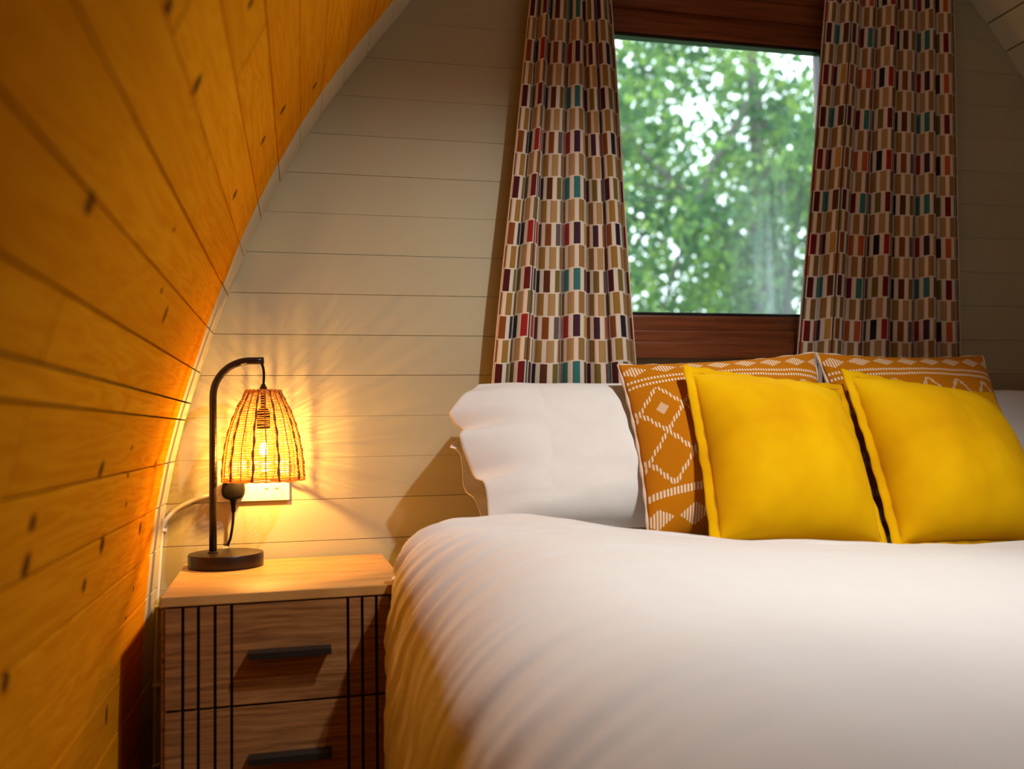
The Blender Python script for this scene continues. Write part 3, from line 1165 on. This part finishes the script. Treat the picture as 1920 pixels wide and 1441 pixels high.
def duvet():
    ny, nt_ = 420, 330
    # parameter along the cross-section: metres of cloth from the left hem
    side_h = .50
    q = np.concatenate([np.linspace(0, side_h, 110, endpoint=False), np.linspace(side_h, side_h + .22, 90, endpoint=False), np.linspace(side_h + .22, side_h + 1.85, 130)])
    rows = np.concatenate([np.linspace(0, .12, 50, endpoint=False), np.linspace(.12, .9, 270, endpoint=False), np.linspace(.9, 1.75, 100)])
    Vv = np.zeros((ny, nt_, 3))
    base = np.zeros((ny, nt_, 3))
    for i, w in enumerate(rows):
        # w: cloth distance from the turned edge at the head end
        curl = .055
        if w < curl * 1.57:
            a = w / curl
            back = curl * (1 - math.sin(a)) - curl
            drop = curl * (1 - math.cos(math.pi / 2 - a)) if False else curl * (1 - math.sin(a))
            dy = -(curl - curl * math.cos(a))
        else:
            drop = 0.0
            dy = -curl - (w - curl * 1.57)
        x = np.zeros(nt_); z = np.zeros(nt_)
        # edge line at the head
        for j, s in enumerate(q):
            # side + rounded shoulder + top
            yl_left = -.315
            yy = yl_left + dy
            xs = .150 - .030 * float(sstep(-.6, -1.5, yy)) if yy < -.43 else .192 - .042 * float(sstep(-.36, -.43, yy))
            if yy > -.36:
                xs = .192
            ztop_l = .688 - .018 * float(sstep(-.5, -1.1, yy))
            R1 = .095 + .125 * float(sstep(-.40, -.75, yy))
            L_arc = R1 * math.pi / 2
            zs = ztop_l - R1
            if s < side_h:
                d = side_h - s
                xx = xs + .012 * math.sin(min(d / .3, 1) * math.pi) * -1.0 * float(sstep(-.43, -.55, yy)) - .01 * d
                if yy > -.44:
                    xx = max(xx, .187)
                zz = zs - d
            elif s < side_h + L_arc:
                a = (s - side_h) / R1
                xx = xs + R1 * (1 - math.cos(a))
                zz = zs + R1 * math.sin(a)
            else:
                xx = xs + R1 + (s - side_h - L_arc)
                zz = ztop_l
            if xx > .3:
                prof_z = float(np.interp(xx, [.3, .42, .6, .75, 1.05, 1.35, 1.9], [.688, .690, .668, .656, .640, .628, .615]))
                far = float(sstep(-.62, -1.2, yy))
                zz += (prof_z - .688) * (1 - .35 * far)
            # the head edge swings towards the foot, past the cushions
            lip = float(np.interp(xx, [.15, .28, .42, .58, .70, .85, 1.9], [.0, -.03, -.075, -.13, -.205, -.245, -.26]))
            fade = max(0.0, 1 - w / 1.3)
            yy2 = yy + lip * fade
            hz = max(zz - .60, 0.0)
            zz -= drop * (1.0 if zz > .55 else .0)
            if drop > 0 and xx < .3:
                xx += drop * .55
            base[i, j] = (xx, yy2, max(zz, .04))
    # normals
    du = np.gradient(base, axis=1); dv = np.gradient(base, axis=0)
    nrm = np.cross(du, dv)
    nrm /= np.maximum(np.linalg.norm(nrm, axis=2, keepdims=True), 1e-9)
    if nrm[ny // 2, -20, 2] < 0:
        nrm = -nrm
    out = base.copy()
    for i in range(ny):
        w = rows[i]
        for j in range(nt_):
            s = q[j]
            below = side_h + .10 - s                # >0 on the side, <0 on top
            yb = base[i, j, 1]
            on_side = float(sstep(-.26, .05, below))
            # fold coordinate: creases fan from the side up over the shoulder and across the top
            slant = .62 * .05 * math.log(1 + math.exp(min(below / .05, 40)))
            p = yb - slant
            n1 = noise.noise(Vector((p * 15.0, s * 1.5, 3.1)))
            n2 = noise.noise(Vector((p * 34.0 + 5.0, s * 2.2, 7.7)))
            n3 = noise.noise(Vector((p * 62.0, s * 4.0, 1.3)))
            gate = .55 + .6 * noise.noise(Vector((p * 4.0, s * 3.0, 8.8)))
            ridge = (1 - abs(n1) * 2.2) * .34 + (1 - abs(n2) * 2.4) * .46 * max(gate, 0) + (1 - abs(n3) * 2.2) * .20 * max(gate, 0)
            broad = noise.noise(Vector((base[i, j, 0] * 3.0, yb * 3.4, .2)))
            topw = float(sstep(0.0, .75, -below))
            amp = .0150 * on_side + .012 * float(sstep(.05, .20, below)) + .0058 * (1 - on_side) * (1 - topw * .65)
            dsp = amp * ridge + (.0010 * on_side + .0003) * n3 + .007 * broad * (1 - on_side * .4)
            # quilting puffiness along the turned edge
            if w < .14:
                e = noise.noise(Vector((base[i, j, 0] * 9.0, w * 14.0, 9.0)))
                dsp += .006 * e
            # the turned-back edge makes a soft fold line at the near corner
            xb = base[i, j, 0]
            if xb < .62:
                dsp -= .013 * math.exp(-((w - .165 - .22 * (xb - .2)) / .022) ** 2) * float(sstep(.62, .36, xb))
            if yb > -.44 and base[i, j, 2] < .60:
                dsp = max(dsp, 0) * .25 * 0
            out[i, j] = base[i, j] + nrm[i, j] * dsp
    F = grid_faces(ny, nt_)
    c = Vector((1.05, -1.2, .62))
    me = from_np('duvet', (out.reshape(-1, 3) - np.array(c)), F)
    o = link('duvet', me, None, SHEET, True)
    o.location = c
    return tag(o, 'rumpled white cotton duvet spread over the bed and hanging beside the nightstand', 'duvet')


duvet()

# ------------------------------------------------------------------ pillows and cushions


def cushion_surface(corners, thick, n=56, power=2.4, pinch=.05, sag=0.0, seed=0, wrinkle=.0, expo=.6, front_bulge=1.0, back_bulge=1.0, ripple=.0):
    """closed cushion between four corners BL BR TR TL; returns verts, faces, uvs"""
    BL, BR, TR, TL = [Vector(c) for c in corners]
    nrm = ((BR - BL).cross(TL - BL)).normalized()      # faces the room
    if nrm.y > 0:
        nrm = -nrm
    upv = ((TL + TR) - (BL + BR)).normalized()
    rtv = ((BR + TR) - (BL + TL)).normalized()
    Vv, UV = [], []
    idx = {}
    g = np.linspace(-1, 1, n)
    g = np.sign(g) * (1 - (1 - np.abs(g)) ** 1.25)      # denser at the seams
    for layer in (1, -1):
        for i, u in enumerate(g):
            for j, v in enumerate(g):
                edge = i in (0, n - 1) or j in (0, n - 1)
                if edge and layer == -1:
                    idx[(layer, i, j)] = idx[(1, i, j)]
                    continue
                uu = u * (1 - pinch * (1 - v * v))
                vv = v * (1 - pinch * (1 - u * u))
                a, b_ = (uu + 1) / 2, (vv + 1) / 2
                p = BL.lerp(BR, a).lerp(TL.lerp(TR, a), b_)
                h = max((1 - abs(u) ** power) * (1 - abs(v) ** power), 0) ** expo
                # filling slumps to the lower half
                h *= 1 - sag * v
                w = 0.0
                if wrinkle:
                    w = wrinkle * noise.noise(Vector((u * 2.2 + seed, v * 1.6, seed * 1.7))) + .35 * wrinkle * noise.noise(Vector((u * 7 + seed, v * 4, 3.3)))
                    rad = math.atan2(v + 1.0001, u + 1.0001)
                    w += .45 * wrinkle * noise.noise(Vector((rad * 9.0, seed, 1.1))) * max(0, 1 - math.hypot(u + 1, v + 1) / 1.1)
                    w *= (h + .1)
                if ripple:
                    e = max(abs(u), abs(v)) ** 8
                    p = p + nrm * (ripple * e * math.sin((u + v) * 23 + seed) * (1 - max(abs(u), abs(v)) ** 40 * .6))
                hh = thick / 2 * h * (front_bulge if layer > 0 else back_bulge) + w
                idx[(layer, i, j)] = len(Vv)
                Vv.append(p + nrm * (hh * layer))
                UV.append(((u + 1) / 2, (v + 1) / 2))
    F = []
    for layer in (1, -1):
        for i in range(n - 1):
            for j in range(n - 1):
                f = (idx[(layer, i, j)], idx[(layer, i + 1, j)], idx[(layer, i + 1, j + 1)], idx[(layer, i, j + 1)])
                F.append(f if layer > 0 else tuple(reversed(f)))
    return Vv, F, UV, (BL, BR, TR, TL, nrm)


def edge_loop(corners, pinch, n=40, grow=0.0):
    BL, BR, TR, TL = [Vector(c) for c in corners]
    pts = []
    g = np.linspace(-1, 1, n, endpoint=False)
    for side in range(4):
        for t in g:
            u, v = ((t, -1), (1, t), (-t, 1), (-1, -t))[side]
            uu = u * (1 - pinch * (1 - v * v)) * (1 + grow)
            vv = v * (1 - pinch * (1 - u * u)) * (1 + grow)
            a, b_ = (uu + 1) / 2, (vv + 1) / 2
            pts.append((BL + (BR - BL) * a).lerp(TL + (TR - TL) * a, b_))
    return pts


def put(name, label, cat, base, group=None):
    e = empty(name, base)
    return tag(e, label, cat, group)


def add_part(name, parent, Vv, F, mat, uv=None):
    c = Vector(parent.location)
    me = from_np(name, [Vector(v) - c for v in Vv], F, uv)
    return link(name, me, parent, mat, True)


# --- white pillows
def white_pillow(label, corners, thick, seed, flap=False):
    base = (Vector(corners[0]) + Vector(corners[1])) / 2
    e = put('pillow', label, 'pillow', base, 'white bed pillows')
    Vv, F, UV, info = cushion_surface(corners, thick, 64, 2.6, .035, .16, seed, .012, .52, 1.0, .6)
    add_part('pillowcase', e, Vv, F, PILLOWC, UV)
    if flap:
        BL, BR, TR, TL, nrm = info
        rtv = (BR - BL).normalized()
        # open end of the pillowcase: a loose sleeve flaring past the filling
        n, m = 160, 30
        W_ = []
        width = (BR - BL).length
        u_s = -.66
        wrk = .012
        lf_v = [-1, -.75, -.5, -.3, -.1, .0, .12, .20, .27, .36, .44, .60, .80, 1]
        lf = [.0, .004, .014, .030, .050, .056, .046, .034, .040, .062, .072, .052, .026, .0]
        lb = [.0, .010, .026, .038, .040, .044, .056, .062, .058, .044, .036, .030, .016, .0]
        for k in range(n):
            a = 2 * math.pi * k / n
            v = math.sin(a)                         # -1 bottom .. 1 top
            d = math.cos(a)                         # front / back
            ds = math.copysign(abs(d) ** .6, d)
            mixf = float(sstep(-.15, .15, d))
            ln = float(np.interp(v, lf_v, lb)) * (1 - mixf) + float(np.interp(v, lf_v, lf)) * mixf
            lay = 1 if d > 0 else -1
            hb = max((1 - abs(u_s) ** 2.6) * (1 - abs(v) ** 2.6), 0) ** .52
            hw = hb * (1 - .16 * v)
            wr = wrk * noise.noise(Vector((u_s * 2.2 + seed, v * 1.6, seed * 1.7))) + .35 * wrk * noise.noise(Vector((u_s * 7 + seed, v * 4, 3.3)))
            rad = math.atan2(v + 1.0001, u_s + 1.0001)
            wr += .45 * wrk * noise.noise(Vector((rad * 9.0, seed, 1.1))) * max(0, 1 - math.hypot(u_s + 1, v + 1) / 1.1)
            wr *= hw + .1
            uu = u_s * (1 - .035 * (1 - v * v)); vv = v * (1 - .035 * (1 - u_s * u_s))
            S0 = BL.lerp(BR, (uu + 1) / 2).lerp(TL.lerp(TR, (uu + 1) / 2), (vv + 1) / 2)
            S0 = S0 + nrm * (lay * (thick / 2 * hw * (1.0 if lay > 0 else .6) + wr - .0008))
            E0 = BL.lerp(TL, (v * .985 + 1) / 2) - rtv * ln + nrm * (.026 * ds)
            for i in range(m):
                t = i / (m - 1)
                off = (.013 * math.sin(math.pi * t) * (1 - .5 * t)) * ds
                off += .020 * t ** 1.5 * math.sin(v * 9.5 + 1.6) * (1 - v * v) * (1 if d > 0 else .6) + .004 * t * math.sin(v * 19.0) * (1 - v * v)
                W_.append(S0.lerp(E0, t) + nrm * off)
        fF = grid_faces(n, m, closed_u=True)
        sl = add_part('pillowcase_opening', e, W_, fF, PILLOWC)
        md = sl.modifiers.new('cloth', 'SOLIDIFY')
        md.thickness = .0015
    return e


white_pillow('plump white pillow with open pillowcase end beside the lamp', [(.335, -.355, .668), (1.03, -.345, .640), (1.05, -.100, .940), (.372, -.100, .945)], .160, 2.0, True)
white_pillow('white pillow at the dark end, mostly hidden by the patterned cushion', [(1.18, -.300, .645), (1.86, -.300, .640), (1.86, -.085, .925), (1.20, -.085, .925)], .150, 5.0)


# --- ochre printed cushions
def ochre(label, corners, seed):
    base = (Vector(corners[0]) + Vector(corners[1])) / 2
    e = put('patterned_cushion', label, 'cushion', base, 'ochre printed cushions')
    Vv, F, UV, info = cushion_surface(corners, .135, 60, 2.3, .055, .10, seed, .006, .62, 1.05, .45)
    add_part('cushion_cover', e, Vv, F, PRINT, UV)
    pts = edge_loop(corners, .055, 36)
    c = Vector(e.location)
    pts = [p - c - info[4] * .003 for p in pts]
    rad = [.0036 + .0012 * math.sin(i * 1.3 + seed) for i in range(len(pts))]
    Vp, Fp = tube_arrays(pts, rad, 7, True)
    link('edge_piping', from_np('edge_piping', Vp, Fp), e, PIPING, True)
    return e


ochre('ochre cushion with cream diamond print leaning against the white pillow', [(.610, -.455, .648), (1.030, -.455, .630), (1.107, -.205, 1.009), (.649, -.205, .981)], 1.0)
ochre('ochre diamond-print cushion behind the far yellow cushion', [(1.075, -.430, .630), (1.480, -.430, .624), (1.541, -.205, 1.004), (1.114, -.205, 1.008)], 4.0)


# --- yellow velvet cushions with a stitched flange
def velvet(label, corners, seed):
    base = (Vector(corners[0]) + Vector(corners[1])) / 2
    e = put('velvet_cushion', label, 'cushion', base, 'yellow velvet cushions')
    BL, BR, TR, TL = [Vector(c) for c in corners]
    ctr = (BL + BR + TR + TL) / 4
    inner = [ctr + (p - ctr) * .905 for p in (BL, BR, TR, TL)]
    Vv, F, UV, info = cushion_surface(inner, .175, 60, 2.2, .030, .10, seed, .006, .50, 1.1, .35)
    add_part('cushion_cover', e, Vv, F, VELVET, UV)
    nrm = info[4]
    # flat flange round the edge, slightly wavy, with a stitched inner seam
    n = 44
    lo = edge_loop(inner, .030, n, -.012)
    mid = edge_loop(inner, .030, n, .010)
    hi = edge_loop([BL, BR, TR, TL], .034, n, 0.0)
    m = len(lo)
    W_ = []
    for k in range(m):
        a = .0030 * noise.noise(Vector((k * .23, seed, 0))) + .0013 * math.sin(k * 1.15 + seed)
        out = hi[k]
        for t in np.linspace(0, 1, 7):
            p = lo[k].lerp(mid[k], t / .3) if t < .3 else mid[k].lerp(out, (t - .3) / .7)
            W_.append(p + nrm * (a * t + .004 * math.sin(math.pi * t) - .001))
    fl = add_part('flange', e, W_, grid_faces(m, 7, closed_u=True), VELVET)
    md = fl.modifiers.new('cloth', 'SOLIDIFY')
    md.thickness = .006
    md.offset = 0
    c = Vector(e.location)
    # stitch line
    st = [mid[k] - c + nrm * .0045 for k in range(m)]
    Vp, Fp = tube_arrays(st, .0009, 5, True)
    link('stitching', from_np('stitching', Vp, Fp), e, plain('mustard_thread', (0.42, 0.21, 0.006), .8), True)
    return e


velvet('mustard yellow velvet cushion in front of the diamond-print cushion, nearer the lamp', [(.679, -.565, .636), (1.026, -.565, .614), (1.106, -.310, .931), (.747, -.310, .972)], 1.5)
velvet('mustard yellow velvet cushion at the far side, tilted against its neighbour', [(1.030, -.570, .616), (1.399, -.560, .602), (1.474, -.310, .911), (1.102, -.312, .964)], 6.2)

# ------------------------------------------------------------------ outside: lawn and trees
gr = box('lawn', None, GRASS, -20, 40, .4, 45, -.62, -.60)
tag(gr, kind='structure')


def tree(label, base, height, lean, crown_c, crown_r, nclust, nleaf, leafsize, seed, trunk_r, branches=9):
    rr = np.random.default_rng(seed)
    e = put('tree', label, 'tree', base, 'trees outside the window')
    B = Vector(base)
    top = Vector((base[0] + lean[0], base[1] + lean[1], base[2] + height))
    path = smooth_path([B, B.lerp(top, .35) + Vector((.06, 0, 0)), B.lerp(top, .7) - Vector((.08, .05, 0)), top], 6)
    path = [p - B for p in path]
    tube('trunk', path, list(np.linspace(trunk_r, trunk_r * .35, len(path))), e, BARK, 10)
    cc, cr = Vector(crown_c), Vector(crown_r)
    cl = []
    for k in range(nclust):
        d = rr.normal(size=3)
        d /= np.linalg.norm(d)
        rad = rr.uniform(.25, 1.0) ** .6
        cl.append(cc + Vector((d[0] * cr.x * rad, d[1] * cr.y * rad, d[2] * cr.z * rad)))
    for k in range(branches):
        s = path[int(len(path) * (.35 + .55 * k / branches))]
        tgt = cl[int(rr.integers(len(cl)))] - B
        mid = s.lerp(tgt, .5) + Vector((0, 0, rr.uniform(.05, .35)))
        bp = smooth_path([s, mid, tgt], 6)
        tube('branch', bp, list(np.linspace(trunk_r * .34, trunk_r * .07, len(bp))), e, BARK, 6)
    # leaves: folded lozenges
    nl = nclust * nleaf
    cpos = np.array([list(c - B) for c in cl])
    pos = np.repeat(cpos, nleaf, axis=0) + rr.normal(size=(nl, 3)) * np.array([.26, .26, .20])
    d = rr.normal(size=(nl, 3)); d[:, 2] -= .5
    d /= np.linalg.norm(d, axis=1, keepdims=True)
    s = rr.normal(size=(nl, 3))
    s -= (s * d).sum(1, keepdims=True) * d
    s /= np.linalg.norm(s, axis=1, keepdims=True)
    L = leafsize * rr.uniform(.6, 1.3, size=(nl, 1))
    nn = np.cross(d, s)
    v0 = pos
    v1 = pos + d * L * .5 + s * L * .30 + nn * L * .06
    v2 = pos + d * L
    v3 = pos + d * L * .5 - s * L * .30 + nn * L * .06
    Vv = np.stack([v0, v1, v2, v3], 1).reshape(-1, 3)
    me = bpy.data.meshes.new('foliage')
    me.vertices.add(len(Vv)); me.vertices.foreach_set('co', Vv.astype(np.float32).ravel())
    me.loops.add(nl * 4); me.loops.foreach_set('vertex_index', np.arange(nl * 4, dtype=np.int32))
    me.polygons.add(nl); me.polygons.foreach_set('loop_start', np.arange(0, nl * 4, 4, dtype=np.int32))
    me.update(calc_edges=True)
    fo = link('foliage', me, e, LEAF)
    fo['kind'] = 'stuff'
    return e


tree('leafy green tree with grey trunk close outside the window', (5.45, 7.2, -.6), 6.0, (-.35, .2), (4.2, 6.6, 3.4), (2.6, 1.3, 2.6), 130, 85, .12, 21, .17, 14)
tree('darker leafy tree further behind, seen at the window\'s lamp side', (4.2, 11.0, -.6), 6.5, (.3, .2), (5.0, 11.0, 4.2), (4.2, 1.5, 3.6), 130, 80, .16, 5, .16, 10)
tree('pale leafy tree standing apart, outside the window and towards the lamp', (0.6, 8.2, -.6), 6.0, (.2, .1), (-0.2, 8.2, 3.2), (1.3, 1.2, 2.6), 80, 85, .12, 33, .14, 9)
